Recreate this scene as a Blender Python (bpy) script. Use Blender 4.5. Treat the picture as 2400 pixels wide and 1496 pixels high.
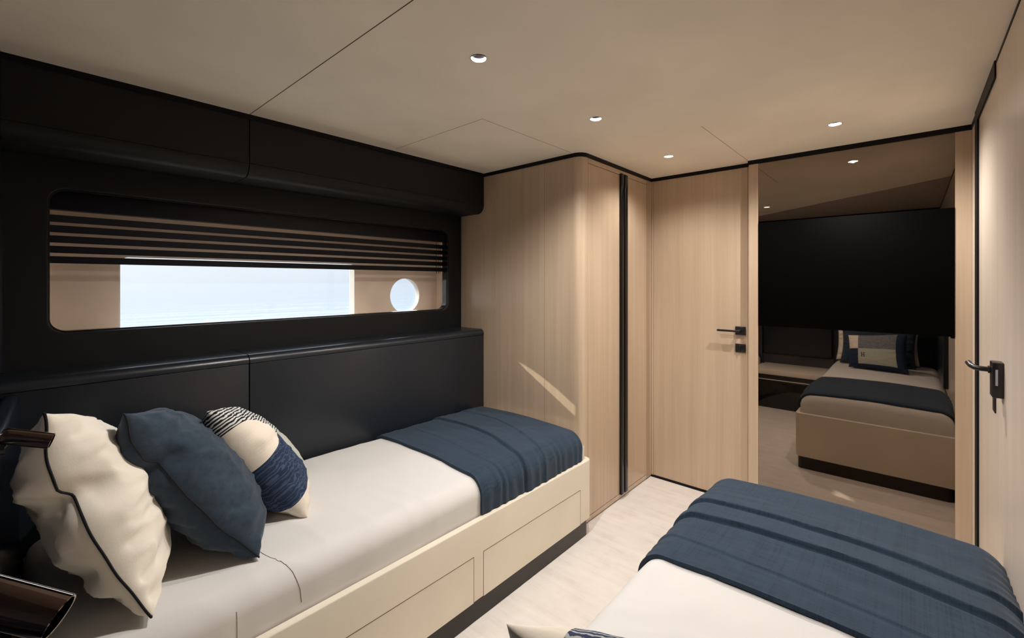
import bpy, bmesh, math
from mathutils import Vector, Matrix, noise

for o in list(bpy.data.objects):
    bpy.data.objects.remove(o, do_unlink=True)
SC = bpy.context.scene
COL = SC.collection

# ------------------------------------------------------------------ camera
EYE = 1.307
YAW = math.radians(41.753)
cam_d = bpy.data.cameras.new('camera')
cam_d.sensor_width = 36.0
cam_d.lens = 36.0 * 1048.3 / 2400.0
cam_d.shift_y = -(748.0 - 660.8) / 2400.0
cam_d.clip_start = 0.02
cam_d.clip_end = 3000
cam = bpy.data.objects.new('camera', cam_d)
cam.location = (0, 0, EYE)
cam.rotation_euler = (math.radians(90), 0, YAW)
COL.objects.link(cam)
SC.camera = cam

# ------------------------------------------------------------------ view, world, sun
vs = SC.view_settings
vs.view_transform = 'Standard'
vs.look = 'None'
vs.gamma = 1.0
vs.use_curve_mapping = False
vs.exposure = 0.42

world = bpy.data.worlds.new('hazy_sky')
SC.world = world
world.use_nodes = True
wn = world.node_tree
wn.nodes.clear()
wo = wn.nodes.new('ShaderNodeOutputWorld')
wb = wn.nodes.new('ShaderNodeBackground')
wg = wn.nodes.new('ShaderNodeTexCoord')
wsx = wn.nodes.new('ShaderNodeSeparateXYZ')
wr = wn.nodes.new('ShaderNodeValToRGB')
wr.color_ramp.elements[0].position = 0.0
wr.color_ramp.elements[0].color = (0.54, 0.60, 0.68, 1)
wr.color_ramp.elements[1].position = 0.5
wr.color_ramp.elements[1].color = (3.6, 4.0, 4.8, 1)
e = wr.color_ramp.elements.new(0.075)
e.color = (0.70, 0.73, 0.78, 1)
e = wr.color_ramp.elements.new(0.22)
e.color = (8.5, 9.0, 9.8, 1)
wn.links.new(wg.outputs['Generated'], wsx.inputs[0])
wn.links.new(wsx.outputs['Z'], wr.inputs[0])
wdot = wn.nodes.new('ShaderNodeVectorMath')
wdot.operation = 'DOT_PRODUCT'
wdot.inputs[1].default_value = (-0.80, -0.60, 0.05)
wn.links.new(wg.outputs['Generated'], wdot.inputs[0])
wglow = wn.nodes.new('ShaderNodeMapRange')
wglow.inputs['From Min'].default_value = 0.25
wglow.inputs['From Max'].default_value = 1.0
wn.links.new(wdot.outputs['Value'], wglow.inputs['Value'])
wmix = wn.nodes.new('ShaderNodeMix')
wmix.data_type = 'RGBA'
wn.links.new(wglow.outputs[0], wmix.inputs[0])
wn.links.new(wr.outputs[0], wmix.inputs[6])
wmix.inputs[7].default_value = (0.78, 0.80, 0.84, 1)
wn.links.new(wmix.outputs[2], wb.inputs[0])
wb.inputs[1].default_value = 1.0
wn.links.new(wb.outputs[0], wo.inputs[0])

sun_d = bpy.data.lights.new('sun', 'SUN')
sun_d.energy = 6.5
sun_d.angle = math.radians(0.55)
sun_d.color = (1.0, 0.93, 0.82)
sun = bpy.data.objects.new('sun', sun_d)
SUN_DIR = Vector((1.0, 0.262, -0.588))
sun.rotation_euler = SUN_DIR.to_track_quat('-Z', 'Y').to_euler()
sun.location = (-6, 0, 5)
COL.objects.link(sun)

SPOT_POWER = [50.0, 43.0, 31.0, 13.0, 35.0]
SPOT_CONE = [158, 156, 142, 140, 160]
SPOT_COL = (1.0, 0.955, 0.90)
SC.cycles.diffuse_bounces = 12
SC.cycles.max_bounces = 16

# ------------------------------------------------------------------ materials
def new_mat(name):
    m = bpy.data.materials.new(name)
    m.use_nodes = True
    return m, m.node_tree, m.node_tree.nodes['Principled BSDF']

def coords(nt, scale=(1, 1, 1), loc=(0, 0, 0), out='Object'):
    tc = nt.nodes.new('ShaderNodeTexCoord')
    mp = nt.nodes.new('ShaderNodeMapping')
    mp.inputs['Scale'].default_value = scale
    mp.inputs['Location'].default_value = loc
    nt.links.new(tc.outputs[out], mp.inputs[0])
    return mp.outputs[0]

def noise_tex(nt, vec, scale=5, detail=4, rough=.5, dist=0):
    n = nt.nodes.new('ShaderNodeTexNoise')
    n.inputs['Scale'].default_value = scale
    n.inputs['Detail'].default_value = detail
    n.inputs['Roughness'].default_value = rough
    n.inputs['Distortion'].default_value = dist
    nt.links.new(vec, n.inputs['Vector'])
    return n.outputs['Fac']

def ramp(nt, fac, stops, interp='LINEAR'):
    r = nt.nodes.new('ShaderNodeValToRGB')
    r.color_ramp.interpolation = interp
    els = r.color_ramp.elements
    while len(els) > 1:
        els.remove(els[-1])
    els[0].position = stops[0][0]
    els[0].color = (*stops[0][1], 1)
    for p, c in stops[1:]:
        q = els.new(p)
        q.color = (*c, 1)
    nt.links.new(fac, r.inputs[0])
    return r.outputs[0]

def bump(nt, b, h, strength=.2, dist=.002):
    n = nt.nodes.new('ShaderNodeBump')
    n.inputs['Strength'].default_value = strength
    n.inputs['Distance'].default_value = dist
    nt.links.new(h, n.inputs['Height'])
    nt.links.new(n.outputs[0], b.inputs['Normal'])

def math_n(nt, op, a, b=None, c=None):
    n = nt.nodes.new('ShaderNodeMath')
    n.operation = op
    for i, v in enumerate((a, b, c)):
        if v is None:
            continue
        if isinstance(v, (int, float)):
            n.inputs[i].default_value = v
        else:
            nt.links.new(v, n.inputs[i])
    return n.outputs[0]

def mix_c(nt, fac, a, b):
    n = nt.nodes.new('ShaderNodeMix')
    n.data_type = 'RGBA'
    if isinstance(fac, (int, float)):
        n.inputs[0].default_value = fac
    else:
        nt.links.new(fac, n.inputs[0])
    for i, v in ((6, a), (7, b)):
        if isinstance(v, tuple):
            n.inputs[i].default_value = (*v, 1)
        else:
            nt.links.new(v, n.inputs[i])
    return n.outputs[2]

def plain(name, col, rough=.5, metal=0, spec=.5, coat=0, nscale=0, nbump=0):
    m, nt, b = new_mat(name)
    b.inputs['Base Color'].default_value = (*col, 1)
    b.inputs['Roughness'].default_value = rough
    b.inputs['Metallic'].default_value = metal
    b.inputs['Specular IOR Level'].default_value = spec
    b.inputs['Coat Weight'].default_value = coat
    b.inputs['Coat Roughness'].default_value = .1
    f = noise_tex(nt, coords(nt), nscale or 6, 3)
    c = ramp(nt, f, [(.3, tuple(x * .95 for x in col)), (.7, tuple(min(1, x * 1.05) for x in col))])
    nt.links.new(c, b.inputs['Base Color'])
    if nbump:
        bump(nt, b, f, nbump, .001)
    return m

def wood(name, c0, c1, rough=.30, axis='Z', spec=.8):
    m, nt, b = new_mat(name)
    s = {'Z': (34, 34, .55), 'X': (.8, 30, 30), 'Y': (30, .8, 30)}[axis]
    v = coords(nt, s)
    f1 = noise_tex(nt, v, 1.0, 6, .62, .25)
    s2 = {'Z': (150, 150, 3.0), 'X': (3, 150, 150), 'Y': (150, 3, 150)}[axis]
    f2 = noise_tex(nt, coords(nt, s2), 1.0, 3, .6)
    s3 = {'Z': (5, 5, .35), 'X': (.4, 5, 5), 'Y': (5, .4, 5)}[axis]
    f3 = noise_tex(nt, coords(nt, s3), 1.0, 3, .5)
    f = math_n(nt, 'ADD', math_n(nt, 'MULTIPLY', f1, .5), math_n(nt, 'MULTIPLY', f2, .18))
    f = math_n(nt, 'ADD', f, math_n(nt, 'MULTIPLY', f3, .32))
    c = ramp(nt, f, [(.30, c0), (.5, tuple((a + d) / 2 for a, d in zip(c0, c1))), (.68, c1)])
    nt.links.new(c, b.inputs['Base Color'])
    b.inputs['Roughness'].default_value = rough
    b.inputs['Specular IOR Level'].default_value = spec
    bump(nt, b, f2, .12, .0006)
    return m

def cloth(name, col, rough=.9, weave=900, sheen=.15, wr=.25, var=.12, wscale=9, slub=0):
    m, nt, b = new_mat(name)
    v = coords(nt)
    f = noise_tex(nt, v, wscale, 5, .55)
    c = ramp(nt, f, [(.25, tuple(x * (1 - var) for x in col)), (.75, tuple(min(1, x * (1 + var)) for x in col))])
    nt.links.new(c, b.inputs['Base Color'])
    b.inputs['Roughness'].default_value = rough
    b.inputs['Specular IOR Level'].default_value = .25
    b.inputs['Sheen Weight'].default_value = sheen
    b.inputs['Sheen Roughness'].default_value = .5
    w = noise_tex(nt, coords(nt, (1, 1, 1)), weave, 1)
    h = math_n(nt, 'ADD', math_n(nt, 'MULTIPLY', w, .25), math_n(nt, 'MULTIPLY', noise_tex(nt, v, 38, 4, .6), 1.0))
    if slub:
        s1 = noise_tex(nt, coords(nt, (3, 260, 3)), 1.0, 2, .5)
        s2 = noise_tex(nt, coords(nt, (260, 3, 3)), 1.0, 2, .5)
        sf = math_n(nt, 'ADD', s1, s2)
        mm = nt.nodes.new('ShaderNodeMix')
        mm.data_type = 'RGBA'
        mm.blend_type = 'MULTIPLY'
        mm.inputs[0].default_value = slub
        nt.links.new(c, mm.inputs[6])
        nt.links.new(ramp(nt, math_n(nt, 'MULTIPLY', sf, .5), [(.38, (.45, .45, .5)), (.50, (1, 1, 1))]), mm.inputs[7])
        nt.links.new(mm.outputs[2], b.inputs['Base Color'])
        h = math_n(nt, 'ADD', h, math_n(nt, 'MULTIPLY', sf, .5))
    bump(nt, b, h, wr, .002)
    return m

M = {}
M['wood'] = wood('pale_oak', (0.43, 0.315, 0.215), (0.60, 0.46, 0.335))
M['wood_lit'] = wood('pale_oak_lit', (0.66, 0.555, 0.455), (0.80, 0.70, 0.60))  # same oak, colour lightened to stand in for light on the right wall
M['ceiling'] = plain('beige_ceiling', (0.92, 0.83, 0.695), .75, nscale=2.5)
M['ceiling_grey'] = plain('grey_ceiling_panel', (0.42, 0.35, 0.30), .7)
M['black'] = plain('black_trim', (0.004, 0.004, 0.005), .5, spec=.2)
M['black_metal'] = plain('black_metal', (0.010, 0.009, 0.009), .32, metal=0, spec=.5)
M['gloss_black'] = plain('gloss_black', (0.006, 0.006, 0.007), .12, spec=.6)
M['handle_black'] = plain('black_handle', (0.003, 0.003, 0.0035), .22, spec=.35)
M['leather'] = plain('navy_leather', (0.013, 0.0165, 0.022), .30, spec=.45, nscale=300, nbump=.15)
M['leather_dark'] = plain('black_leather', (0.0078, 0.0084, 0.0098), .5, spec=.3, nscale=300, nbump=.1)
M['leather_gloss'] = plain('satin_navy_leather', (0.014, 0.017, 0.028), .16, spec=1.0, nscale=200, nbump=.05)
M['hull'] = plain('beige_hull_lining', (0.86, 0.73, 0.62), .6)
M['rim_white'] = plain('white_window_rim', (0.75, 0.72, 0.68), .5)
M['bedframe'] = plain('cream_lacquer', (0.74, 0.675, 0.565), .38, spec=.35, nscale=3)
M['plinth'] = plain('dark_bronze_plinth', (0.020, 0.014, 0.011), .3, spec=.35)
M['sheet'] = cloth('cream_sheet', (0.67, 0.65, 0.63), weave=600, wr=.10, var=.02, sheen=.05)
M['navy'] = cloth('navy_linen', (0.030, 0.047, 0.070), wr=.45, var=.22, sheen=.12, wscale=60)
M['navy_b'] = cloth('navy_blanket', (0.025, 0.044, 0.072), wr=.35, var=.12, sheen=.08, wscale=25, slub=.5)
M['cream'] = cloth('cream_cotton', (0.80, 0.735, 0.64), wr=.30, var=.03, sheen=.1)
M['piping'] = cloth('black_piping', (0.006, 0.006, 0.009), wr=.1)
M['screen'] = plain('black_screen', (0.0012, 0.0011, 0.0010), .6, spec=.03)
M['blind'] = plain('black_slat', (0.004, 0.004, 0.008), .45, spec=.3)
M['lamp_metal'] = plain('bronze_chrome', (0.24, 0.185, 0.165), .08, metal=1)
M['grey_print'] = plain('pale_grey_plate', (0.45, 0.47, 0.55), .35)

# floor: pale textured boards
m, nt, b = new_mat('pale_floor')
f1 = noise_tex(nt, coords(nt, (2.2, 26, 1)), 1.0, 6, .65, .6)
f2 = noise_tex(nt, coords(nt, (9, 9, 1)), 1.0, 5, .6, .3)
f = math_n(nt, 'ADD', math_n(nt, 'MULTIPLY', f1, .55), math_n(nt, 'MULTIPLY', f2, .45))
nt.links.new(ramp(nt, f, [(.28, (.60, .54, .49)), (.48, (.71, .66, .62)), (.68, (.77, .73, .69))]), b.inputs['Base Color'])
b.inputs['Roughness'].default_value = .6
b.inputs['Specular IOR Level'].default_value = .25
bump(nt, b, f, .25, .002)
M['floor'] = m

# bronze mirror
m, nt, b = new_mat('bronze_mirror')
b.inputs['Metallic'].default_value = 1
b.inputs['Roughness'].default_value = .015
f = noise_tex(nt, coords(nt), 2, 1)
nt.links.new(ramp(nt, f, [(.2, (.26, .215, .18)), (.8, (.275, .23, .19))]), b.inputs['Base Color'])
M['mirror'] = m

# glass pane (thin)
m, nt, b = new_mat('clear_glass')
nt.nodes.remove(b)
out = nt.nodes['Material Output']
tr = nt.nodes.new('ShaderNodeBsdfTransparent')
tr.inputs[0].default_value = (.97, .985, .99, 1)
gl = nt.nodes.new('ShaderNodeBsdfGlossy')
gl.inputs['Roughness'].default_value = .02
fr = nt.nodes.new('ShaderNodeFresnel')
fr.inputs[0].default_value = 1.3
mx = nt.nodes.new('ShaderNodeMixShader')
nt.links.new(fr.outputs[0], mx.inputs[0])
nt.links.new(tr.outputs[0], mx.inputs[1])
nt.links.new(gl.outputs[0], mx.inputs[2])
nt.links.new(mx.outputs[0], out.inputs[0])
M['glass'] = m

def emit(name, col, s):
    m, nt, b = new_mat(name)
    b.inputs['Base Color'].default_value = (.8, .8, .8, 1)
    b.inputs['Emission Color'].default_value = (*col, 1)
    b.inputs['Emission Strength'].default_value = s
    return m
M['bulb'] = emit('lit_bulb', (1, .93, .84), 9)
M['reflector'] = emit('lit_reflector', (1, .94, .86), 3)

# sea
m, nt, b = new_mat('sea_water')
b.inputs['Base Color'].default_value = (.09, .125, .15, 1)
b.inputs['Roughness'].default_value = .03
b.inputs['IOR'].default_value = 1.33
h1 = noise_tex(nt, coords(nt, (.45, .10, 1)), 1.0, 6, .6, .4)
h2 = noise_tex(nt, coords(nt, (.05, .015, 1)), 1.0, 3, .5)
h = math_n(nt, 'ADD', h1, math_n(nt, 'MULTIPLY', h2, 3.0))
bump(nt, b, h, .07, .5)
b.inputs['Specular IOR Level'].default_value = .35
M['sea'] = m

# patterned cushion (object coords: x width, y height)
def band_material(name, style):
    m, nt, b = new_mat(name)
    tc = nt.nodes.new('ShaderNodeTexCoord')
    sp = nt.nodes.new('ShaderNodeSeparateXYZ')
    nt.links.new(tc.outputs['UV'], sp.inputs[0])
    u, v = sp.outputs[0], sp.outputs[1]          # 0..1 over the cushion face
    cream, navy, grey = (.76, .68, .58), (.022, .036, .075), (.45, .46, .40)
    wv = nt.nodes.new('ShaderNodeTexWave')
    wv.wave_type = 'BANDS'
    wv.bands_direction = 'Y'
    wv.inputs['Scale'].default_value = 15
    wv.inputs['Distortion'].default_value = 5.0
    wv.inputs['Detail'].default_value = 3
    wv.inputs['Detail Scale'].default_value = 1.6
    nt.links.new(tc.outputs['UV'], wv.inputs['Vector'])
    stripe = ramp(nt, wv.outputs['Fac'], [(.42, (.012, .014, .02)), (.60, (.62, .61, .58))])
    wv2 = nt.nodes.new('ShaderNodeTexWave')
    wv2.wave_type = 'BANDS'
    wv2.bands_direction = 'Y'
    wv2.inputs['Scale'].default_value = 10
    wv2.inputs['Distortion'].default_value = 11
    wv2.inputs['Detail'].default_value = 4
    wv2.inputs['Detail Scale'].default_value = 2.2
    nt.links.new(tc.outputs['UV'], wv2.inputs['Vector'])
    navyw = ramp(nt, wv2.outputs['Fac'], [(.55, navy), (.95, (.06, .085, .15))])
    gt = lambda a, t: math_n(nt, 'GREATER_THAN', a, t)
    if style == 'wave':
        # the edge near u=0 is what the room sees
        c = mix_c(nt, gt(v, .13), cream, navyw)
        c = mix_c(nt, gt(math_n(nt, 'ADD', v, math_n(nt, 'MULTIPLY', u, -.25)), .50), c, cream)
        # disc-like patch: stripes outside
        du = math_n(nt, 'MULTIPLY', u, 1.0)
        dv = math_n(nt, 'MULTIPLY', math_n(nt, 'SUBTRACT', v, .60), 1.25)
        rr = math_n(nt, 'SQRT', math_n(nt, 'ADD', math_n(nt, 'MULTIPLY', du, du), math_n(nt, 'MULTIPLY', dv, dv)))
        out_ = math_n(nt, 'MULTIPLY', gt(rr, .27), gt(v, .58))
        c = mix_c(nt, out_, c, stripe)
        band = math_n(nt, 'MULTIPLY', gt(u, .30), math_n(nt, 'LESS_THAN', v, .58))
        c = mix_c(nt, band, c, grey)
    else:
        # block cushion: left column narrow, grey block with navy borders
        stripe_navy = ramp(nt, wv.outputs['Fac'], [(.52, (.03, .045, .09)), (.66, (.40, .40, .39))])
        left = mix_c(nt, gt(v, .55), navy, cream)
        mid = mix_c(nt, gt(v, .10), navy, grey)
        mid = mix_c(nt, gt(v, .55), mid, stripe_navy)
        c = mix_c(nt, gt(u, .20), left, mid)
        c = mix_c(nt, gt(u, .86), c, navy)
    nt.links.new(c, b.inputs['Base Color'])
    b.inputs['Roughness'].default_value = .9
    b.inputs['Specular IOR Level'].default_value = .2
    hh = math_n(nt, 'ADD', noise_tex(nt, coords(nt), 60, 4), math_n(nt, 'MULTIPLY', wv.outputs['Fac'], .5))
    bump(nt, b, hh, .3, .002)
    return m
M['wave'] = band_material('wave_patchwork', 'wave')
M['block'] = band_material('block_patchwork', 'block')

# ------------------------------------------------------------------ object helpers
def tag(o, label=None, cat=None, group=None, kind=None):
    if label: o['label'] = label
    if cat: o['category'] = cat
    if group: o['group'] = group
    if kind: o['kind'] = kind
    return o

def thing(name, label, cat, loc, group=None):
    o = bpy.data.objects.new(name, None)
    o.empty_display_size = .05
    o.location = loc
    COL.objects.link(o)
    return tag(o, label, cat, group)

def root_loc(o):
    while o.parent:
        o = o.parent
    return Vector(o.location)

def obj(name, bm, mat, parent=None, smooth=True, label=None, kind=None, angle=35):
    me = bpy.data.meshes.new(name)
    if isinstance(bm, bmesh.types.BMesh):
        bm.to_mesh(me)
        bm.free()
    else:
        me = bm
        me.name = name
    me.materials.clear()
    me.materials.append(mat)
    if parent is None:
        xs = [v.co for v in me.vertices]
        lo = Vector([min(c[i] for c in xs) for i in range(3)])
        hi = Vector([max(c[i] for c in xs) for i in range(3)])
        L = Vector(((lo.x + hi.x) / 2, (lo.y + hi.y) / 2, lo.z))
    else:
        L = root_loc(parent)
    me.transform(Matrix.Translation(-L))
    if smooth:
        me.polygons.foreach_set('use_smooth', [True] * len(me.polygons))
        try:
            me.set_sharp_from_angle(angle=math.radians(angle))
        except Exception:
            pass
    o = bpy.data.objects.new(name, me)
    COL.objects.link(o)
    if parent is None:
        o.location = L
    else:
        o.parent = parent
    if label: o['label'] = label
    if kind: o['kind'] = kind
    return o

def struct(name, bm, mat, **k):
    return obj(name, bm, mat, kind='structure', **k)

def add_box(bm, x0, x1, y0, y1, z0, z1, bev=0, seg=2):
    r = bmesh.ops.create_cube(bm, size=1)
    vs_ = r['verts']
    for v in vs_:
        v.co = Vector(((x0 + x1) / 2 + v.co.x * (x1 - x0), (y0 + y1) / 2 + v.co.y * (y1 - y0), (z0 + z1) / 2 + v.co.z * (z1 - z0)))
    if bev:
        es = list({e_ for v in vs_ for e_ in v.link_edges})
        bmesh.ops.bevel(bm, geom=es, offset=bev, segments=seg, affect='EDGES', profile=.5)
    return bm

def box(*a, **k):
    return add_box(bmesh.new(), *a, **k)

def add_tube(bm, p0, p1, r, n=24, r1=None, cap=True):
    p0, p1 = Vector(p0), Vector(p1)
    d = (p1 - p0)
    q = d.to_track_quat('Z', 'Y').to_matrix()
    r1 = r if r1 is None else r1
    ra, rb = [], []
    for i in range(n):
        t = 2 * math.pi * i / n
        c = Vector((math.cos(t), math.sin(t), 0))
        ra.append(bm.verts.new(p0 + q @ (c * r)))
        rb.append(bm.verts.new(p1 + q @ (c * r1)))
    for i in range(n):
        j = (i + 1) % n
        bm.faces.new((ra[i], ra[j], rb[j], rb[i]))
    if cap:
        bm.faces.new(list(reversed(ra)))
        bm.faces.new(rb)
    return bm

def path_tube(pts, r, n=10, cap=True):
    bm = bmesh.new()
    pts = [Vector(p) for p in pts]
    rings = []
    up = Vector((0, 0, 1))
    for i, p in enumerate(pts):
        d = (pts[min(i + 1, len(pts) - 1)] - pts[max(i - 1, 0)]).normalized()
        a = d.cross(up)
        if a.length < 1e-3:
            a = d.cross(Vector((1, 0, 0)))
        a.normalize()
        b_ = d.cross(a).normalized()
        rings.append([bm.verts.new(p + (a * math.cos(t) + b_ * math.sin(t)) * r) for t in [2 * math.pi * k / n for k in range(n)]])
    for i in range(len(rings) - 1):
        for k in range(n):
            bm.faces.new((rings[i][k], rings[i][(k + 1) % n], rings[i + 1][(k + 1) % n], rings[i + 1][k]))
    if cap:
        bm.faces.new(rings[0])
        bm.faces.new(list(reversed(rings[-1])))
    return bm

def prism(pts, z0, z1, bev=0):
    """polygon (x,y) extruded from z0 to z1"""
    bm = bmesh.new()
    lo = [bm.verts.new((x, y, z0)) for x, y in pts]
    hi = [bm.verts.new((x, y, z1)) for x, y in pts]
    n = len(pts)
    bm.faces.new(lo)
    top = bm.faces.new(list(reversed(hi)))
    for i in range(n):
        bm.faces.new((lo[i], hi[i], hi[(i + 1) % n], lo[(i + 1) % n]))
    bmesh.ops.recalc_face_normals(bm, faces=bm.faces)
    if bev:
        bmesh.ops.bevel(bm, geom=list(top.edges), offset=bev, segments=4, affect='EDGES', profile=.5)
    return bm

def profile_along_y(pts, y0, y1, bev=0):
    """polygon (x,z) extruded along y"""
    bm = bmesh.new()
    a = [bm.verts.new((x, y0, z)) for x, z in pts]
    c = [bm.verts.new((x, y1, z)) for x, z in pts]
    n = len(pts)
    bm.faces.new(a)
    bm.faces.new(list(reversed(c)))
    for i in range(n):
        bm.faces.new((a[i], c[i], c[(i + 1) % n], a[(i + 1) % n]))
    bmesh.ops.recalc_face_normals(bm, faces=bm.faces)
    return bm

def rrect(a0, a1, b0, b1, r, n=8, corners=(1, 1, 1, 1)):
    pts = []
    for k, (ca, cb, s) in enumerate(((a1 - r, b1 - r, 0), (a0 + r, b1 - r, 90), (a0 + r, b0 + r, 180), (a1 - r, b0 + r, 270))):
        if corners[k]:
            for i in range(n + 1):
                t = math.radians(s + 90 * i / n)
                pts.append((ca + r * math.cos(t), cb + r * math.sin(t)))
        else:
            pts.append(((a1, a0, a0, a1)[k], (b1, b1, b0, b0)[k]))
    return pts

def circle(a, b_, r, n=40):
    return [(a + r * math.cos(2 * math.pi * i / n), b_ + r * math.sin(2 * math.pi * i / n)) for i in range(n)]

def plate(outer, holes, thick, bevel=0):
    """2D filled curve with holes -> mesh lying in local XY, centred on z=0"""
    cu = bpy.data.curves.new('plate', 'CURVE')
    cu.dimensions = '2D'
    cu.fill_mode = 'BOTH'
    cu.extrude = thick / 2 - bevel
    cu.bevel_depth = bevel
    cu.bevel_resolution = 3
    cu.offset = -bevel
    for loop in [outer] + holes:
        s = cu.splines.new('POLY')
        s.points.add(len(loop) - 1)
        for p, (x, y) in zip(s.points, loop):
            p.co = (x, y, 0, 1)
        s.use_cyclic_u = True
    o = bpy.data.objects.new('plate', cu)
    COL.objects.link(o)
    dg = bpy.context.evaluated_depsgraph_get()
    me = bpy.data.meshes.new_from_object(o.evaluated_get(dg))
    bpy.data.objects.remove(o)
    bpy.data.curves.remove(cu)
    return me

def plate_x(outer, holes, x, thick, **k):
    """plate in the YZ plane: points are (y,z); centred at x"""
    me = plate(outer, holes, thick, **k)
    me.transform(Matrix(((0, 0, 1, x), (1, 0, 0, 0), (0, 1, 0, 0), (0, 0, 0, 1))))
    return me

def plate_z(outer, holes, z, thick, **k):
    me = plate(outer, holes, thick, **k)
    me.transform(Matrix.Translation((0, 0, z)))
    return me

def smoothstep(a, b_, x):
    t = max(0, min(1, (x - a) / (b_ - a)))
    return t * t * (3 - 2 * t)

# key measures
XW = -1.305    # wardrobe front
YS = 2.02      # wardrobe side
XC = -2.045    # cabinet / upholstery face
XP = -2.2625   # window surround face
XH = -2.48     # hull lining face
XR = 0.20      # right wall
YB = 2.869     # door wall
YM = 2.8166    # mirror wall
HC = 2.0       # ceiling
YH = -0.06     # head wall
SEAM = 0.658

# ------------------------------------------------------------------ room shell
struct('floor', box(-2.6, XR + .1, YH - .1, YB + .1, -.03, 0), M['floor'])

LIGHTS = [(-1.0, .2), (-1.0, .965), (-1.0, 1.655), (-1.0, 2.42), (-.25, 2.41)]
ce = struct('ceiling', plate_z([(-2.6, YH - .1), (XR + .1, YH - .1), (XR + .1, YB + .1), (-2.6, YB + .1)],
                               [circle(x, y, .026, 32) for x, y in LIGHTS], HC + .01, .02), M['ceiling'], smooth=False)
def seam(x0, y0, x1, y1, w=.0012):
    d = Vector((x1 - x0, y1 - y0, 0)).normalized()
    n = Vector((-d.y, d.x, 0)) * w
    bm = prism([(x0 + n.x, y0 + n.y), (x1 + n.x, y1 + n.y), (x1 - n.x, y1 - n.y), (x0 - n.x, y0 - n.y)], HC - .0008, HC + .002)
    return bm
M['seam'] = plain('seam_brown', (.10, .065, .04), .8)
M['seam_mid'] = plain('seam_grey_brown', (.22, .18, .15), .8)
M['seam_soft'] = plain('seam_soft_brown', (.33, .24, .155), .8)
obj('panel_seam', seam(-2.045, SEAM, XR, SEAM), M['seam'], ce, smooth=False)
obj('panel_seam', seam(-2.0, 1.335, -1.36, 1.335, .0008), M['seam_soft'], ce, smooth=False)
obj('panel_seam', seam(-1.36, 1.335, -1.36, 2.0, .0007), M['seam_soft'], ce, smooth=False)
obj('panel_seam', seam(-.697, 2.05, -.697, YM, .0009), M['seam_soft'], ce, smooth=False)
# darker ceiling panel over the head corner, seen only in the mirror
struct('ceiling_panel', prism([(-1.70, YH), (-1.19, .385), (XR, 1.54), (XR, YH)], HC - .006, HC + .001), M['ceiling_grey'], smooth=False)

# hull side wall with a rectangular window and a round porthole
WIN = (.30, 1.372, 1.085, 1.418)
PORT = (1.725, 1.216, .117)
win_loop = rrect(WIN[0], WIN[1], WIN[2], WIN[3], .035)
port_loop = circle(PORT[0], PORT[1], PORT[2], 64)
struct('wall_left', plate_x([(YH - .1, -.03), (YB + .1, -.03), (YB + .1, HC + .02), (YH - .1, HC + .02)],
                            [win_loop, port_loop], XH - .015, .03), M['hull'], angle=30)
# windows: rim + pane, set in the hull
def rim(loop_out, loop_in, x, t):
    return plate_x(loop_out, [loop_in], x, t)
w1 = struct('window_1', rim(rrect(WIN[0] - .001, WIN[1] + .001, WIN[2] - .001, WIN[3] + .001, .035), rrect(WIN[0] + .006, WIN[1] - .006, WIN[2] + .006, WIN[3] - .006, .03), XH - .031, .058), M['rim_white'])
obj('pane', plate_x(rrect(WIN[0], WIN[1], WIN[2], WIN[3], .035), [], XH - .056, .004), M['glass'], w1, smooth=False)
w2 = struct('window_2', rim(circle(PORT[0], PORT[1], PORT[2] + .001, 64), circle(PORT[0], PORT[1], PORT[2] - .004, 64), XH - .021, .038), M['rim_white'])
obj('pane', plate_x(circle(PORT[0], PORT[1], PORT[2], 64), [], XH - .037, .003), M['glass'], w2, smooth=False)

struct('wall_front', prism([(-2.6, YH - .08), (XR + .1, YH - .08), (XR + .1, YH), (-1.3, YH), (-2.05, -.020), (-2.6, -.012)], 0, HC), M['leather_gloss'], smooth=False)
struct('wall_right', box(XR, XR + .08, YH - .08, YB + .1, 0, HC), M['wood_lit'], smooth=False)
struct('wall_back', box(-2.6, XR + .1, YB + .03, YB + .1, 0, HC), M['wood'], smooth=False)

# ------------------------------------------------------------------ black trims under the ceiling
T = .021
def trim(n, bm):
    struct('trim_%d' % n, bm, M['black'], smooth=False)
trim(1, box(XC - .01, XC + .004, YH, YS, HC - T, HC))
arc = [(-1.355 + .05 * math.sin(math.radians(a)), YS + .05 - .05 * math.cos(math.radians(a))) for a in range(0, 91, 9)]
def offset_arc(o):
    return [(-1.355 + (.05 + o) * math.sin(math.radians(a)), YS + .05 - (.05 + o) * math.cos(math.radians(a))) for a in range(0, 91, 9)]
outer_p = [(XC + .004, YS - .004)] + offset_arc(.004) + [(XW + .004, YB)]
inner_p = [(XC + .004, YS + .004)] + offset_arc(-.004) + [(XW - .004, YB)]
trim(2, prism(outer_p + inner_p[::-1], HC - T, HC))
trim(3, box(XW, -.695, YB - .004, YB + .004, HC - T, HC))
trim(4, box(-.699, XR, YM - .004, YM + .004, HC - T - .002, HC))
trim(5, box(XR - .003, XR + .004, YH, 2.05, HC - .010, HC))
trim(6, box(XR - .006, XR + .004, 2.05, 2.63, HC - .050, HC))
trim(7, box(XR - .006, XR + .004, 2.545, 2.63, 0, HC - .050))
trim(8, box(XR - .003, XR + .004, 2.63, YM, HC - T, HC))
trim(9, box(-1.6, XR, YH, YH + .006, HC - .03, HC))
struct('baseboard_back', box(XW, -.695, YB - .006, YB, 0, .012), M['black'], smooth=False)

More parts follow.
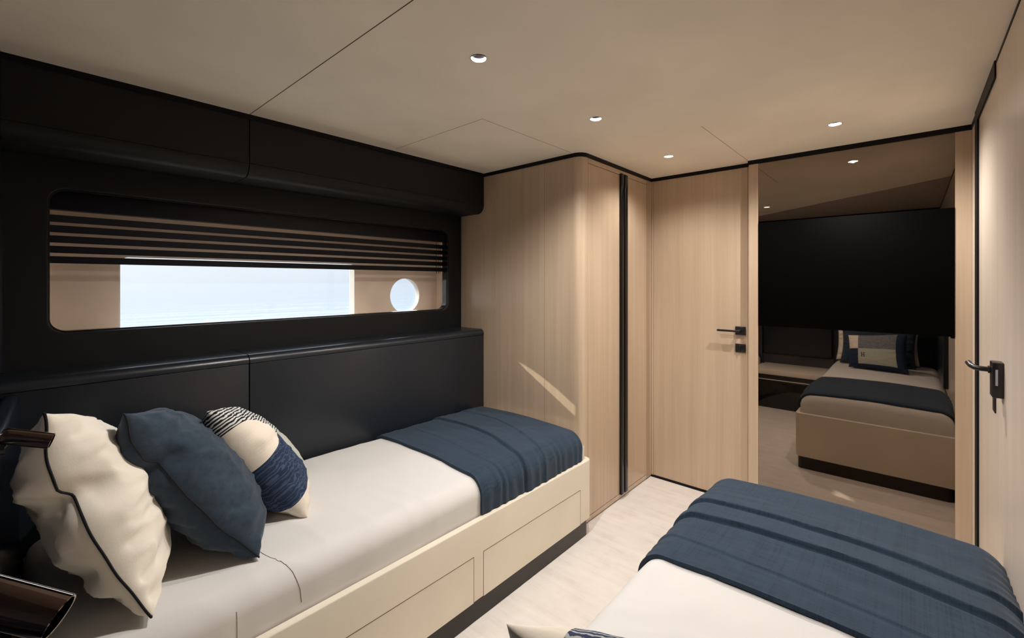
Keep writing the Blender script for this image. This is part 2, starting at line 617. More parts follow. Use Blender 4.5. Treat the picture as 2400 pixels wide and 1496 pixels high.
# ------------------------------------------------------------------ back door
d1 = struct('door_1', add_box(box(XW + .001, -1.29, YB, YB + .03, .012, HC - T), -.712, -.696, YB, YB + .03, .012, HC - T), M['wood'], smooth=False)
obj('door_leaf', box(-1.2885, -.7135, YB + .0005, YB + .028, .014, HC - T - .001), M['wood'], d1, smooth=False)
h1 = obj('handle_plate', box(-.779, -.724, YB - .010, YB + .0005, .993, 1.043, bev=.0015), M['black_metal'], d1)
bm = bmesh.new()
add_box(bm, -.760, -.744, YB - .045, YB - .008, 1.011, 1.025, bev=.002)
add_box(bm, -.870, -.744, YB - .052, YB - .038, 1.012, 1.024, bev=.002)
obj('lever', bm, M['black_metal'], h1)
lp = obj('lock_plate', box(-.779, -.724, YB - .009, YB + .0005, .891, .941, bev=.0015), M['black_metal'], d1)
obj('thumb_turn', box(-.755, -.748, YB - .020, YB - .008, .900, .932, bev=.002), M['black_metal'], lp)

# ------------------------------------------------------------------ right-hand door
struct('trim_10', box(XR - .001, XR + .004, 2.0475, 2.0500, .01, HC - .012), M['seam_soft'], smooth=False)
d2 = struct('door_2', box(XR - .002, XR + .005, 1.20, 2.047, .01, HC - .012), M['wood_lit'], smooth=False)
h2 = obj('handle_plate', box(XR - .026, XR - .001, 1.885, 1.940, .972, 1.074, bev=.003), M['black_metal'], d2)
obj('card_slot', box(XR - .0195, XR - .0145, 1.8835, 1.886, 1.008, 1.054), M['grey_print'], h2, smooth=False, label='small pale grey plate on the black lock')
bm = bmesh.new()
add_tube(bm, (XR - .024, 1.912, 1.050), (XR - .032, 1.912, 1.050), .011, 20)
lever = [(XR - .026, 1.912, 1.050), (XR - .045, 1.914, 1.050), (XR - .058, 1.920, 1.051), (XR - .066, 1.932, 1.055), (XR - .070, 1.950, 1.061)]
t_ = path_tube(lever, .0075, 12)
me_ = bpy.data.meshes.new('t'); t_.to_mesh(me_); t_.free(); bm.from_mesh(me_)
obj('lever', bm, M['black_metal'], h2)
sp_ = obj('strike_plate', box(XR - .004, XR + .002, 2.062, 2.115, .893, .944, bev=.001), M['black_metal'])
tag(sp_, 'small black square plate below the black handle on the right wall', 'plate')

# ------------------------------------------------------------------ wardrobe
wd = thing('wardrobe', 'pale oak built-in wardrobe with rounded corner at the foot of the window-side bed', 'wardrobe', (-1.67, 2.44, 0))
body_pts = [(XP, YS), (-1.355, YS)] + arc + [(XW, 2.078), (XW - .02, 2.078), (XW - .02, 2.800), (XW, 2.800), (XW, 2.8685), (XP, 2.8685)]
obj('body', prism(body_pts, .008, HC - .002), M['wood'], wd, angle=25)
obj('plinth', prism([(x - .004, y + .004) for x, y in body_pts], 0, .008), M['black'], wd, smooth=False)
for (y0, y1, side) in ((2.081, 2.464, 1), (2.468, 2.797, -1)):
    dd = obj('door', box(XW - .0195, XW, y0, y1, .036, HC - .052, bev=.0008), M['wood'], wd, smooth=False)
    hy = (2.427, 2.459) if side == 1 else (2.473, 2.510)
    bm = bmesh.new()
    add_box(bm, XW, XW + .016, hy[0], hy[1], .030, 1.957, bev=.005, seg=3)
    obj('bar_handle', bm, M['handle_black'], dd)
obj('bottom_rail', box(XW - .0195, XW - .0004, 2.081, 2.797, .009, .033), M['wood'], wd, smooth=False)
obj('top_rail', box(XW - .0195, XW - .0004, 2.081, 2.797, HC - .049, HC - .022), M['wood'], wd, smooth=False)
for y in (2.806, 2.820, 2.834):
    obj('groove', box(XW - .001, XW + .0006, y, y + .0022, .01, HC - T), M['seam'], wd, smooth=False)
obj('groove', box(-1.5565, -1.5545, YS - .0004, YS + .001, .01, HC - T), M['seam_soft'], wd, smooth=False)

# ------------------------------------------------------------------ mirror wall with screen
wm = thing('wall_mirror', 'tall bronze-tinted mirror in pale oak frame beside the back door', 'mirror', (-.25, YM, 0))
obj('mirror_glass', box(-.646, .146, YM + .002, YM + .012, .004, HC - T - .001), M['mirror'], wm, smooth=False)
obj('frame', box(-.695, -.6465, YM, YB + .03, 0, HC - T), M['wood'], wm, smooth=False)
obj('frame', box(.1465, XR - .0005, YM, YB + .03, 0, HC - T), M['wood'], wm, smooth=False)
obj('backing', box(-.6465, .1465, YM + .013, YB + .03, 0, HC - T), M['black'], wm, smooth=False)
tv = obj('television_screen', box(-.645, .1455, YM - .004, YM + .002, 1.060, 1.640, bev=.001), M['screen'])
tag(tv, 'wide black switched-off screen mounted flush on the bronze mirror', 'television')

# ------------------------------------------------------------------ window surround, blind
op = rrect(.086, 1.913, 1.1235, 1.642, .05, 10)
su = thing('window_surround', 'dark navy padded panel with rounded opening around the sea window', 'wall panel', (XP, .98, 1.0))
obj('panel', plate_x([(YH, .98), (YS - .001, .98), (YS - .001, 1.76), (YH, 1.76)], [op], XP - .010, .020, bevel=.003), M['leather_dark'], su, angle=30)
op2 = rrect(.0855, 1.9135, 1.123, 1.6425, .05, 10)
opi = rrect(.092, 1.907, 1.1295, 1.636, .045, 10)
obj('reveal', plate_x(op2, [opi], XP - .020 - .020, .040), M['gloss_black'], su, angle=30)
# deep casing between the panel and the hull
bm = bmesh.new()
for a in ((XH, XP - .02, .02, 2.0, 1.068, 1.083), (XH, XP - .02, .02, 2.0, 1.66, 1.675), (XH, XP - .02, .015, .03, 1.083, 1.66), (XH, XP - .02, 1.985, 2.0, 1.083, 1.66)):
    add_box(bm, *a)
obj('casing', bm, M['hull'], su, smooth=False)

bl = thing('venetian_blind', 'black slatted blind half lowered over the sea window', 'blind', (-2.335, 1.0, 1.37))
obj('headrail', box(-2.352, -2.312, .035, 1.98, 1.570, 1.655, bev=.003), M['blind'], bl)
for k in range(5):
    z = 1.386 + k * .0378
    bm = bmesh.new()
    y0, y1 = .035, 1.982
    pts = []
    for i in range(7):
        s_ = i / 6 - .5
        pts.append((-2.335 + s_ * .010 + .0, z + s_ * .0255 + .002))
    prof = [(x - .0012, zz) for x, zz in pts] + [(x + .0012, zz) for x, zz in reversed(pts)]
    obj('slat', profile_along_y(prof, y0, y1), M['blind'], bl)
for y in (1.858, 1.872, 1.886):
    obj('cord', path_tube([(-2.322, y, 1.62), (-2.321, y, 1.5), (-2.322, y + .001, 1.362)], .0018, 8), M['blind'], bl)

# ------------------------------------------------------------------ overhead cabinets
for (y0, y1, lab) in ((YH, SEAM - .0018, 'black leather overhead cabinet nearer the head of the window bed'),
                      (SEAM + .0018, YS - .001, 'black leather overhead cabinet reaching to the oak wardrobe')):
    c = thing('overhead_cabinet', lab, 'cabinet', (XC - .1, (y0 + y1) / 2, 1.745), 'overhead cabinets above the window')
    obj('front', profile_along_y([(x, z) for x, z in [(XC, HC - T), (XC, 1.7985), (XC - .012, 1.7985), (XC - .012, HC - T)]], y0, y1), M['leather_dark'], c, smooth=False)
    r = .052
    pts = [(XC - .0126, 1.797), (XC, 1.797)] + [(XC - r + r * math.cos(math.radians(9 * i)), 1.797 - r * math.sin(math.radians(9 * i))) for i in range(1, 11)] + [(XP + .001, 1.745), (XP + .001, HC - T), (XC - .0126, HC - T)]
    obj('body', profile_along_y(pts, y0, y1), M['leather_dark'], c, angle=30)

# ------------------------------------------------------------------ side upholstery with bolster
for (y0, y1, lab) in ((YH + .001, SEAM - .0018, 'navy leather wall upholstery with bolster behind the pillows'),
                      (SEAM + .0018, YS - .001, 'navy leather wall upholstery with bolster ending at the wardrobe')):
    c = thing('wall_upholstery', lab, 'upholstered panel', (XC, (y0 + y1) / 2, .1), 'navy wall upholstery along the window bed')
    obj('panel', box(XC - .03, XC, y0, y1, .1, .9665, bev=.002), M['leather'], c)
    r = .030
    pts = [(XC - .03, .969), (XC + .0015, .969)] + [(XC + .0015 - r + r * math.cos(math.radians(9 * i)), .974 + r * math.sin(math.radians(9 * i))) for i in range(0, 11)] + [(XP, 1.004), (XP, .969)]
    obj('bolster', profile_along_y(pts, y0, y1), M['leather'], c, angle=30)

# head wall: padded headboards and pad on the right wall
def pad(x0, x1, y0, y1, z0, z1, r):
    return box(x0, x1, y0, y1, z0, z1, bev=r, seg=4)
hb = obj('headboard', prism([(XC + .002, -.0195), (-1.30, -.0595), (-1.26, -.0597), (-1.26, -.03), (-1.30, -.026), (XC + .05, .018), (XC + .002, .012)], .392, .965, bev=.012), M['leather_gloss'])
tag(hb, 'navy leather headboard panel behind the cream pillow of the window bed', 'headboard')
hb = obj('headboard', pad(-.60, XR - .002, YH, -.02, .392, .97, .02), M['leather'])
tag(hb, 'navy leather headboard of the right-hand bed, seen in the mirror', 'headboard')
hb = obj('headboard', pad(-1.255, -.605, YH, -.03, .50, .97, .02), M['leather'])
tag(hb, 'navy leather panel above the nightstand between the beds, seen in the mirror', 'headboard')
hb = obj('side_bolster', pad(XR - .030, XR - .0005, .0, 1.18, .535, .97, .012), M['leather'])
tag(hb, 'dark pad along the right wall beside the bed, seen in the mirror', 'upholstered panel')

# ------------------------------------------------------------------ nightstand
ns = thing('nightstand', 'low nightstand with cream top and black front between the two beds', 'nightstand', (-.92, .18, 0))
obj('top', box(-1.235, -.6175, YH + .002, .40, .345, .398, bev=.004), M['bedframe'], ns)
obj('body', box(-1.225, -.622, YH + .002, .385, 0, .345), M['gloss_black'], ns, smooth=False)
obj('drawer', box(-1.215, -.625, .386, .392, .03, .27, bev=.001), M['gloss_black'], ns)
obj('edge_strip', box(-1.22, -.62, .386, .394, .29, .296), M['rim_white'], ns, smooth=False)

# ------------------------------------------------------------------ beds
MT = .515      # mattress top
def mattress_section(x0, x1, zb, zt, r, n=12):
    """closed half-profile from low left over the top to low right: list of (x,z,nx,nz)"""
    out = []
    for k in range(5):
        z = zb + (zt - r - zb) * k / 5
        out.append((x0, z, -1, 0))
    for i in range(n + 1):
        t = math.radians(180 - 90 * i / n)
        out.append((x0 + r + r * math.cos(t), zt - r + r * math.sin(t), math.cos(t), math.sin(t)))
    m_ = 46
    for i in range(1, m_):
        out.append((x0 + r + (x1 - x0 - 2 * r) * i / m_, zt, 0, 1))
    for i in range(n + 1):
        t = math.radians(90 - 90 * i / n)
        out.append((x1 - r + r * math.cos(t), zt - r + r * math.sin(t), math.cos(t), math.sin(t)))
    for k in range(4, -1, -1):
        z = zb + (zt - r - zb) * k / 5
        out.append((x1, z, 1, 0))
    return out

def crown(x, x0, x1):
    u = (x - x0) / (x1 - x0)
    return .016 * max(0, math.sin(math.pi * max(0, min(1, u)))) ** .8

def bed_surface(x0, x1, y0, y1, zb, zt, r, seed, ny=170, amp=1.35):
    sec = mattress_section(x0, x1, zb, zt, r)
    bm = bmesh.new()
    rows = []
    for j in range(ny + 1):
        y = y0 + (y1 - y0) * j / ny
        # round the two ends
        e0, e1 = y - y0, y1 - y
        rr = .055
        def drop(e_):
            if e_ >= rr: return 0
            return rr - math.sqrt(max(0, rr * rr - (rr - e_) ** 2))
        dz = max(drop(e0), drop(e1))
        row = []
        for (x, z, nx, nz) in sec:
            p = Vector((x * 2.2 + seed, y * 3.4, z * 2))
            w = noise.noise(p) * .004 + noise.noise(Vector((x * 7 + seed, y * 4, 3))) * .0020
            w += (1 - abs(noise.noise(Vector((x * 3.0 + y * 2 + seed, y * 6 - x * 3, 7))))) ** 6 * .0022
            w *= amp
            zz = z + (crown(x, x0, x1)) * max(0, nz) + w * nz - dz * (1 if nz > 0.05 else 0) * smoothstep(zb, zt, z)
            xx = x + w * .6 * nx
            row.append(bm.verts.new((xx, y, zz)))
        rows.append(row)
    for j in range(ny):
        for i in range(len(sec) - 1):
            bm.faces.new((rows[j][i], rows[j][i + 1], rows[j + 1][i + 1], rows[j + 1][i]))
    bm.faces.new(rows[0])
    bm.faces.new(list(reversed(rows[-1])))
    for j in range(ny):
        bm.faces.new((rows[j][0], rows[j + 1][0], rows[j + 1][-1], rows[j][-1]))
    bmesh.ops.recalc_face_normals(bm, faces=bm.faces)
    return bm

def blanket(x0, x1, ya, yb, zb, zt, r, folds, seed, lift=.012, ny=260, wob=.006, zlow=None, left=True, right=True, end=None):
    sec = mattress_section(x0, x1, zb, zt, r)
    sec = [s for s in sec if (left or s[2] > -.7) and (right or s[2] < .7)]
    if zlow is not None:
        sec = [s for s in sec if s[1] >= zlow or abs(s[2]) < .5]
    bm = bmesh.new()
    top, bot = [], []
    for j in range(ny + 1):
        v = j / ny
        rt, rb = [], []
        for (x, z, nx, nz) in sec:
            u = (x - x0) / (x1 - x0)
            y = ya + (yb - ya) * v
            # edge wobble
            y += wob * noise.noise(Vector((u * 3 + seed, z * 6, 1))) * (1 - v) * 2
            h = 0
            for (c0, c1, bow, ht, w) in folds:
                yc = c0 + (c1 - c0) * u + bow * math.sin(math.pi * max(0, min(1, u)))
                yc += .006 * noise.noise(Vector((u * 5 + seed, c0 * 9, 2)))
                d = y - yc
                if d > 0:
                    h += ht * math.exp(-(d / w) ** 1.3)
                else:
                    h += ht * math.exp(-(-d / .0035) ** 2) - .35 * ht * math.exp(-((d + .010) / .007) ** 2)
            p = Vector((x * 3 + z * 2 + seed, y * 16, z * 3))
            f = noise.noise(p) * .0022 + noise.noise(Vector((x * 9, y * 40, z * 9 + seed))) * .0009
            # vertical gathers on the hanging side
            side = abs(nx)
            f += side * .0022 * math.sin(y * 120 + 4 * noise.noise(Vector((y * 9, z * 5, seed))))
            off = lift + .004 + h + f
            zc = z + crown(x, x0, x1) * max(0, nz)
            if end is not None:
                e_ = end - y
                rr = .055
                if e_ < rr:
                    zc -= (rr - math.sqrt(max(0, rr * rr - (rr - max(e_, 0)) ** 2))) * smoothstep(zb, zt, z)
            rt.append(bm.verts.new((x + nx * off, y, zc + nz * off)))
            ob = lift * .3
            rb.append(bm.verts.new((x + nx * ob, y, zc + nz * ob)))
        top.append(rt)
        bot.append(rb)
    n = len(sec)
    for j in range(ny):
        for i in range(n - 1):
            bm.faces.new((top[j][i], top[j][i + 1], top[j + 1][i + 1], top[j + 1][i]))
            bm.faces.new((bot[j][i], bot[j + 1][i], bot[j + 1][i + 1], bot[j][i + 1]))
        for i in (0, n - 1):
            q = (top[j][i], top[j + 1][i], bot[j + 1][i], bot[j][i])
            bm.faces.new(q if i == 0 else q[::-1])
    for j in (0, ny):
        for i in range(n - 1):
            bm.faces.new((top[j][i], bot[j][i], bot[j][i + 1], top[j][i + 1]))
    bmesh.ops.recalc_face_normals(bm, faces=bm.faces)
    return bm

def bed_frame(x0, x1, y0, y1, th, zb, zt, open_side):
    """rounded U-shaped rail around foot and both sides"""
    R = .035
    cor = (1, 0, 0, 0) if open_side == 'left' else (0, 1, 0, 0)
    o = rrect(x0, x1, y0, y1, R, 8, corners=cor)
    i = rrect(x0 + th, x1 - th, y0 + .001, y1 - th, R - .01, 8, corners=cor)
    me = plate(o, [i], zt - zb, bevel=.005)
    me.transform(Matrix.Translation((0, 0, (zt + zb) / 2)))
    return me

def make_bed(label, x0, x1, y1, side, seed):
    b_ = thing('single_bed', label, 'bed', ((x0 + x1) / 2, y1 / 2, 0), 'two single beds with cream drawer bases')
    y0 = YH + .005
    zt = .388
    fr_ = obj('bed_frame', bed_frame(x0, x1, y0, y1, .026, .085, zt, side), M['bedframe'], b_, angle=40)
    obj('base', box(x0 + .027, x1 - .027, y0 + .01, y1 - .028, .09, .30), M['bedframe'], b_, smooth=False)
    obj('plinth', prism(rrect(x0 + .012, x1 - .012, y0, y1 - .014, .03, 6, corners=(1, 1, 0, 0)), 0, .0845), M['plinth'], b_, angle=30)
    # drawers: thin fronts on the aisle side
    xo = x1 if side == 'left' else x0
    sg = 1 if side == 'left' else -1
    for (ya, yb) in ((1.222, 1.905), (.44, 1.172)):
        bm = bmesh.new()
        g = .0017
        xa, xb = sorted((xo - sg * .001, xo + sg * .0008))
        for (a0, a1, c0, c1) in ((ya, yb, .2585, .2585 + g), (ya, ya + g, .012, .259), (yb - g, yb, .012, .259)):
            add_box(bm, xa, xb, a0, a1, max(c0, .0855), c1)
        dr = obj('drawer', box(*sorted((xo - sg * .004, xo + sg * .0004)), ya + g, yb - g, .0855, .2585), M['bedframe'], b_, smooth=False)
        obj('drawer_gap', bm, M['seam'], dr, smooth=False)
    mat_ = obj('mattress', bed_surface(x0 + (.004 if side == 'left' else .030), x1 - (.030 if side == 'left' else .006), y0 + .08, y1 - .028, .30, MT, .060, seed), M['sheet'], b_, angle=60)
    if side == 'left':
        q = mat_
        from mathutils.bvhtree import BVHTree
        bv = BVHTree.FromPolygons([v.co + Vector(b_.location) for v in q.data.vertices], [list(p.vertices) for p in q.data.polygons])
        def drape(ctrl, n=14):
            out = []
            for a_, c_ in zip(ctrl[:-1], ctrl[1:]):
                for i in range(n):
                    p_ = Vector(a_).lerp(Vector(c_), i / n)
                    l_, nn, _i, _d = bv.find_nearest(p_)
                    out.append(l_ + nn * .0004)
            return out
        obj('sheet_seam', path_tube(drape([(-1.42, .478, .56), (-1.36, .492, .56), (-1.31, .503, .55), (-1.27, .520, .52), (-1.25, .536, .45), (-1.25, .54, .41)]), .0008, 6), M['seam_mid'], q)
        obj('sheet_seam', path_tube(drape([(-1.25, .380, .48), (-1.25, .381, .39)]), .0008, 6), M['seam_soft'], q)
    return b_

make_bed('single bed with cream drawer base under the window, along the navy wall', XC + .001, -1.24, YS - .004, 'left', 1.0)
make_bed('single bed by the right wall with white sheet, in the foreground', -.612, XR - .001, 1.955, 'right', 5.0)

bk = obj('blanket', blanket(XC + .005, -1.27, 1.235, 1.945, .30, MT, .060,
        [(1.60, 1.50, .05, .010, .10), (1.80, 1.63, .06, .005, .06), (1.42, 1.36, .0, .0016, .05)], 2.0, zlow=.372, left=False, end=YS - .034), M['navy_b'], angle=60)
tag(bk, 'navy blue blanket laid across the foot of the bed under the window', 'blanket')
bk = obj('blanket', blanket(-.582, XR - .007, 1.225, 1.905, .30, MT, .060,
        [(1.50, 1.485, .03, .013, .09), (1.63, 1.60, .02, .011, .10), (1.35, 1.30, .0, .003, .06)], 6.0, zlow=.40, end=1.925), M['navy_b'], angle=60)
tag(bk, 'navy blue blanket across the foot of the bed by the right wall, foreground', 'blanket')

# ------------------------------------------------------------------ cushions
def cushion_mesh(w, h, t, seed, n=84, pinch=.06, wr=1.0, power=.42, dent=None, folds=9):
    import random
    rnd = random.Random(int(seed * 10))
    FL = [(-.92 + 1.8 * (k_ + rnd.random() * .8) / max(1, folds), rnd.uniform(-.9, .9), rnd.choice((-1, 1, 1)) * rnd.uniform(.05, .11), rnd.uniform(.03, .06), rnd.choice((1, 1, -1))) for k_ in range(folds)]
    """local: x width, y height, z thickness; origin at the middle. Returns bmesh with uv, and border points"""
    bm = bmesh.new()
    uvl = bm.loops.layers.uv.new('UVMap')
    def P(u, v, s):
        x = w / 2 * u * (1 - pinch * (1 - v * v))
        y = h / 2 * v * (1 - pinch * (1 - u * u))
        f = max(0, (1 - u ** 4) * (1 - v ** 4))
        g = max(0, (1 - u * u) * (1 - v * v))
        z = t * (.35 * f ** .5 + .65 * g ** power)
        edge_u = math.exp(-(1 - abs(u)) / .30)
        edge_v = math.exp(-(1 - abs(v)) / .30)
        k = 1 - max(abs(u), abs(v))
        m_ = min(1, k / .05)
        su_ = math.copysign(1, u) * 3.1 + seed
        sv_ = math.copysign(1, v) * 5.3 + seed
        a = noise.noise(Vector((v * 5.5, u * 1.0 + su_, s * 2.0))) * edge_u
        b2 = noise.noise(Vector((u * 5.5, v * 1.0 + sv_, s * 2.0 + 9))) * edge_v
        fine = noise.noise(Vector((u * 9 + seed, v * 9, s))) * .25
        ridge = (1 - abs(noise.noise(Vector((u * 1.8 + v * 2.4 + seed, v * 3.6 - u * 1.5, s * 3))))) ** 5 * .8
        z += wr * t * m_ * (.15 * a + .13 * b2 + .05 * fine + .10 * ridge)
        for v0, sl, am, wd_, sd in FL:
            if sd != s:
                sl = -sl
            du_ = 1 + u
            z += wr * t * am * m_ * math.exp(-((v - v0 - sl * du_) / (wd_ + .10 * du_)) ** 2) * math.exp(-(du_ / .42) ** 2) * min(1, du_ / .06)
        c = abs(u * v) ** 3
        z *= (1 - .35 * c)
        zb = wr * .005 * noise.noise(Vector((v * 3.0 + seed, u * 3.0, 4.0)))
        x += 0
        if dent:
            du, dv, dr, dd_ = dent
            zb -= .024 * math.cos(math.pi * v / 2) * math.exp(-(1 + u) / .25)
            q = math.exp(-((u - du) ** 2 + (v - dv) ** 2) / dr ** 2)
            z *= 1 - dd_ * q
            x -= math.copysign(1, u) * .030 * q
            if v > dv:
                zb -= .018 * smoothstep(dv, dv + .12, v) * (1 - smoothstep(dv + .3, 1.0, v)) * math.exp(-(1 + u) / .22)
        return Vector((x, y, s * z + zb))
    grid = {}
    def spaced(i):
        a = -1 + 2 * i / n
        return math.sin(a * math.pi / 2) * .6 + a * .4
    for s in (1, -1):
        for i in range(n + 1):
            for j in range(n + 1):
                if s == -1 and (i in (0, n) or j in (0, n)):
                    grid[(s, i, j)] = grid[(1, i, j)]
                else:
                    grid[(s, i, j)] = bm.verts.new(P(spaced(i), spaced(j), s))
    for s in (1, -1):
        for i in range(n):
            for j in range(n):
                ids = [(i, j), (i + 1, j), (i + 1, j + 1), (i, j + 1)]
                if s == -1: ids = ids[::-1]
                fc = bm.faces.new([grid[(s, a, c)] for a, c in ids])
                for lpn, (a, c) in zip(fc.loops, ids):
                    lpn[uvl].uv = (.5 + spaced(a) / 2, .5 + spaced(c) / 2)
    border = []
    for i in range(0, n): border.append(P(spaced(i), -1, 1))
    for j in range(0, n): border.append(P(1, spaced(j), 1))
    for i in range(n, 0, -1): border.append(P(spaced(i), 1, 1))
    for j in range(n, 0, -1): border.append(P(-1, spaced(j), 1))
    return bm, border

def closed_tube(pts, r, n=8):
    bm = bmesh.new()
    N = len(pts)
    rings = []
    for i, p in enumerate(pts):
        d = (pts[(i + 1) % N] - pts[i - 1]).normalized()
        a = d.cross(Vector((0, 0, 1))).normalized()
        b_ = d.cross(a).normalized()
        rings.append([bm.verts.new(p + (a * math.cos(2 * math.pi * k / n) + b_ * math.sin(2 * math.pi * k / n)) * r) for k in range(n)])
    for i in range(N):
        A_, B_ = rings[i], rings[(i + 1) % N]
        for k in range(n):
            bm.faces.new((A_[k], A_[(k + 1) % n], B_[(k + 1) % n], B_[k]))
    return bm

def cushion(name, label, cat, B, Tt, wdir, w, t, mat, seed, pip=None, group=None, slump=0, floor=.523, **k):
    """B, Tt: lower and upper corner of the edge at u=0 side (local -x); wdir: direction of the width"""
    B, Tt = Vector(B), Vector(Tt)
    up = (Tt - B)
    h = up.length
    Y = up.normalized()
    X = Vector(wdir)
    X.normalize()
    Z = X.cross(Y).normalized()
    mid = (B + Tt) / 2 + X * w / 2
    R3 = Matrix((X, Y, Z)).transposed().to_4x4()
    bm, border = cushion_mesh(w, h, t, seed, **k)
    def place(c):
        q_ = R3 @ c
        q_.z += slump * w * max(0, c.x / w + .5) * max(0, c.y / h + .5)
        lim = floor - mid.z
        if q_.z < lim + .012:
            q_.z = lim + .012 * math.exp((q_.z - lim - .012) / .012)
        return q_
    for v_ in bm.verts:
        v_.co = place(v_.co)
    border = [place(q_) for q_ in border]
    me = bpy.data.meshes.new(name)
    bm.to_mesh(me)
    bm.free()
    me.materials.append(mat)
    me.polygons.foreach_set('use_smooth', [True] * len(me.polygons))
    o = bpy.data.objects.new(name, me)
    o.location = mid
    COL.objects.link(o)
    tag(o, label, cat, group)
    if pip is not None:
        tb = closed_tube(border, .0032 if pip is True else pip)
        m2 = bpy.data.meshes.new('piping')
        tb.to_mesh(m2)
        tb.free()
        m2.materials.append(M['piping'])
        m2.polygons.foreach_set('use_smooth', [True] * len(m2.polygons))
        q = bpy.data.objects.new('piping', m2)
        COL.objects.link(q)
        q.parent = o
        q['label'] = 'black piping along the seam'
    return o, R3

GC = 'cushions on the window bed'
cushion('cushion', 'large cream cushion with black piping at the head of the window bed', 'cushion',
        (-1.304, .215, .535), (-1.345, .046, 1.034), (-.98, .10, 0), .50, .104, M['cream'], 3.0, slump=-.27, pip=.0028, group=GC, wr=1.0, dent=(-1, .26, .13, .42))
cushion('cushion', 'navy blue cushion with black piping between cream and patterned cushions', 'cushion',
        (-1.363, .463, .535), (-1.41, .180, .990), (-.97, .20, 0), .44, .108, M['navy'], 8.0, slump=-.26, pip=.0022, group=GC, wr=.9, dent=(-1, .42, .12, .38))
cushion('cushion', 'smallest cushion, patterned in cream, navy and black stripes on the window bed', 'cushion',
        (-1.483, .650, .530), (-1.54, .382, .927), (-.97, .25, 0), .38, .100, M['wave'], 12.0, slump=-.25, group=GC, wr=.6)

GR = 'cushions on the right-hand bed'
cushion('cushion', 'cream cushion at the back against the headboard, seen in the mirror', 'cushion',
        (-.56, .16, .535), (-.56, .08, .905), (1, 0, 0), .62, .07, M['cream'], 21.0, pip=.003, group=GR)
cushion('cushion', 'navy cushion in the middle of the right-hand bed group, seen in the mirror', 'cushion',
        (-.51, .33, .535), (-.50, .24, .865), (1, 0, 0), .54, .065, M['navy'], 25.0, pip=.003, group=GR)
o, Mx = cushion('cushion', 'front cushion of navy, cream and grey blocks with letter H on right-hand bed', 'cushion',
        (-.425, .57, .535), (-.435, .475, .814), (1, .22, 0), .42, .075, M['block'], 31.0, slump=.12, group=GR, wr=.4)
# letter on the grey block
bm = bmesh.new()
for a in ((-.100, -.094, -.055, -.005), (-.075, -.069, -.055, -.005), (-.096, -.072, -.033, -.028), (-.104, -.090, -.057, -.054), (-.079, -.065, -.057, -.054), (-.104, -.090, -.006, -.003), (-.079, -.065, -.006, -.003)):
    add_box(bm, a[0], a[1], a[2], a[3], .0, .001)
me = bpy.data.meshes.new('monogram')
# lay the strokes on the cushion surface
from mathutils.bvhtree import BVHTree as _BVH
bv2 = _BVH.FromPolygons([v.co.copy() for v in o.data.vertices], [list(p.vertices) for p in o.data.polygons])
R2 = Mx.to_3x3()
front = (R2 @ Vector((0, 0, 1))).normalized()
if front.y < 0:
    front = -front
bmesh.ops.subdivide_edges(bm, edges=bm.edges[:], cuts=3, use_grid_fill=True)
for v in bm.verts:
    base = R2 @ Vector((v.co.x * .72 - .022, v.co.y * .72 - .010, 0))
    hit = bv2.ray_cast(base + front * .3, -front)[0]
    v.co = (hit if hit else base) + front * (v.co.z * 2.6 - .0003)
bm.to_mesh(me); bm.free()
me.materials.append(M['piping'])
mo = bpy.data.objects.new('monogram', me)
COL.objects.link(mo)
mo.parent = o

# ------------------------------------------------------------------ reading lamps
def reading_lamp(tip, dirv, L, r, label, wall):
    tip = Vector(tip)
    d = Vector(dirv).normalized()
    tail = tip - d * L
    l = thing('reading_lamp', label, 'lamp', (tail.x, wall, tail.z - .02), 'bronze reading lamps on the head wall')
    n = 40
    bm = bmesh.new()
    q = d.to_track_quat('Z', 'Y').to_matrix()
    rings = []
    prof = [(0, r * .80), (.004, r * .95), (.010, r), (L - .0006, r), (L, r - .0006), (L - .0004, r - .0018), (L * .45, r - .003)]
    for z, rr in prof:
        rings.append([bm.verts.new(tail + q @ Vector((rr * math.cos(2 * math.pi * k / n), rr * math.sin(2 * math.pi * k / n), z))) for k in range(n)])
    for i in range(len(rings) - 1):
        for k in range(n):
            bm.faces.new((rings[i][k], rings[i][(k + 1) % n], rings[i + 1][(k + 1) % n], rings[i + 1][k]))
    bm.faces.new(list(reversed(rings[0])))
    bm.faces.new(rings[-1])
    bmesh.ops.recalc_face_normals(bm, faces=bm.faces)
    obj('lamp_head', bm, M['lamp_metal'], l, angle=25)
    a0 = tail + d * .012 + Vector((0, 0, -r * .5))
    obj('arm', path_tube([a0, a0 + Vector((-.004, -.010, -r * .9)), Vector((tail.x - .006, (tail.y + wall) / 2, tail.z - r * 1.4)), Vector((tail.x - .006, wall, tail.z - r * 1.4))], .004, 10), M['black_metal'], l)
    obj('wall_plate', add_tube(bmesh.new(), (tail.x - .006, wall - .001, tail.z - r * 1.4), (tail.x - .006, wall + .004, tail.z - r * 1.4), .016, 24), M['black_metal'], l)
    return l
reading_lamp((-1.22, .052, 1.004), (.20, .85, -.30), .070, .0145, 'small bronze cylinder reading lamp in front of the cream cushion', -.012)
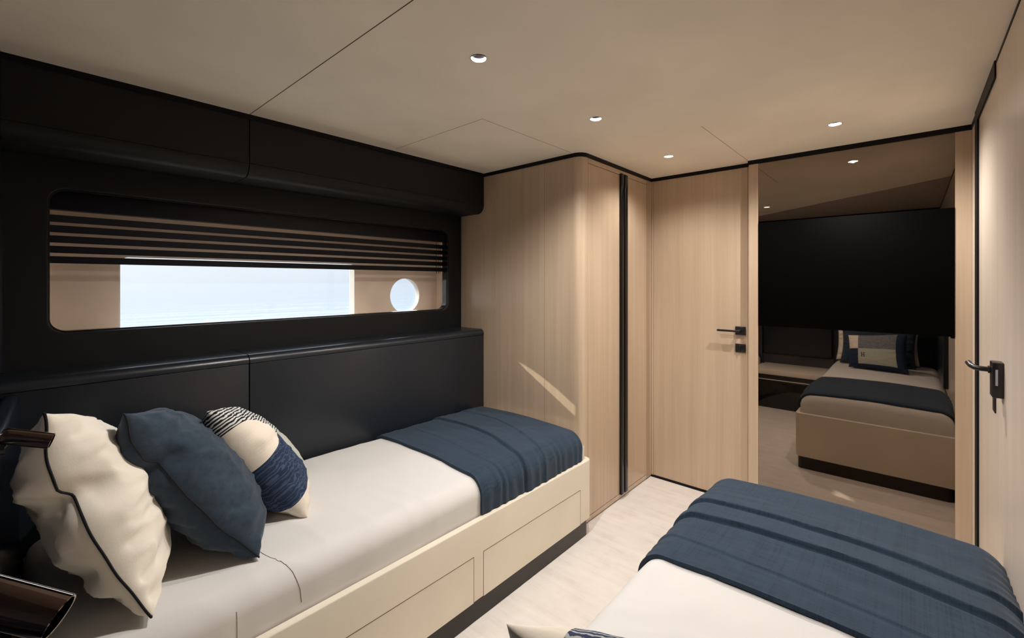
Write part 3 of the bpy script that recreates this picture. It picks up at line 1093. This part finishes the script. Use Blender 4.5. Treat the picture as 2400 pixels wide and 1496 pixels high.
reading_lamp((-.53, .027, 1.027), (.50, .75, -.45), .080, .0165, 'bronze cylinder reading lamp at lower left, nearest the camera', -.06)

# ------------------------------------------------------------------ downlights
LL = ['recessed round downlight near the bed heads, seen in the mirror', 'recessed round downlight nearest the camera',
      'recessed round downlight in front of the rounded wardrobe corner', 'recessed round downlight by the wardrobe doors and back door',
      'recessed round downlight in front of the mirror']
for (x, y), lab, watt, cone in zip(LIGHTS, LL, SPOT_POWER, SPOT_CONE):
    dl = thing('downlight', lab, 'ceiling light', (x, y, HC), 'recessed ceiling downlights')
    n = 36
    def ringmesh(prof):
        bm = bmesh.new()
        rr = [[bm.verts.new((x + r * math.cos(2 * math.pi * k / n), y + r * math.sin(2 * math.pi * k / n), z)) for k in range(n)] for r, z in prof]
        for i in range(len(rr) - 1):
            for k in range(n):
                bm.faces.new((rr[i][k], rr[i][(k + 1) % n], rr[i + 1][(k + 1) % n], rr[i + 1][k]))
        return bm
    obj('rim', ringmesh([(.0262, HC + .001), (.0262, HC - .0012), (.0240, HC - .0012), (.0238, HC + .004)]), M['black_metal'], dl)
    obj('reflector', ringmesh([(.0238, HC + .001), (.0236, HC + .0105)]), M['reflector'], dl)
    obj('baffle', ringmesh([(.0236, HC + .0105), (.0150, HC + .0185), (.0125, HC + .0215)]), M['black_metal'], dl)
    bm = bmesh.new()
    bmesh.ops.create_circle(bm, cap_ends=True, segments=24, radius=.0126)
    bm.transform(Matrix.Translation((x, y, HC + .021)))
    obj('bulb', bm, M['bulb'], dl)
    ld = bpy.data.lights.new('downlight_beam', 'SPOT')
    ld.energy = watt
    ld.color = SPOT_COL
    ld.spot_size = math.radians(cone)
    ld.spot_blend = .80
    ld.shadow_soft_size = .013
    lo = bpy.data.objects.new('downlight_beam', ld)
    COL.objects.link(lo)
    lo.parent = dl
    lo.location = (0, 0, .005)

# ------------------------------------------------------------------ sea outside
sea = obj('sea', box(-1500, -4.0, -900, 2400, -1.62, -1.6), M['sea'], smooth=False)
tag(sea, 'calm pale blue sea seen through the window and porthole', 'sea', kind='stuff')
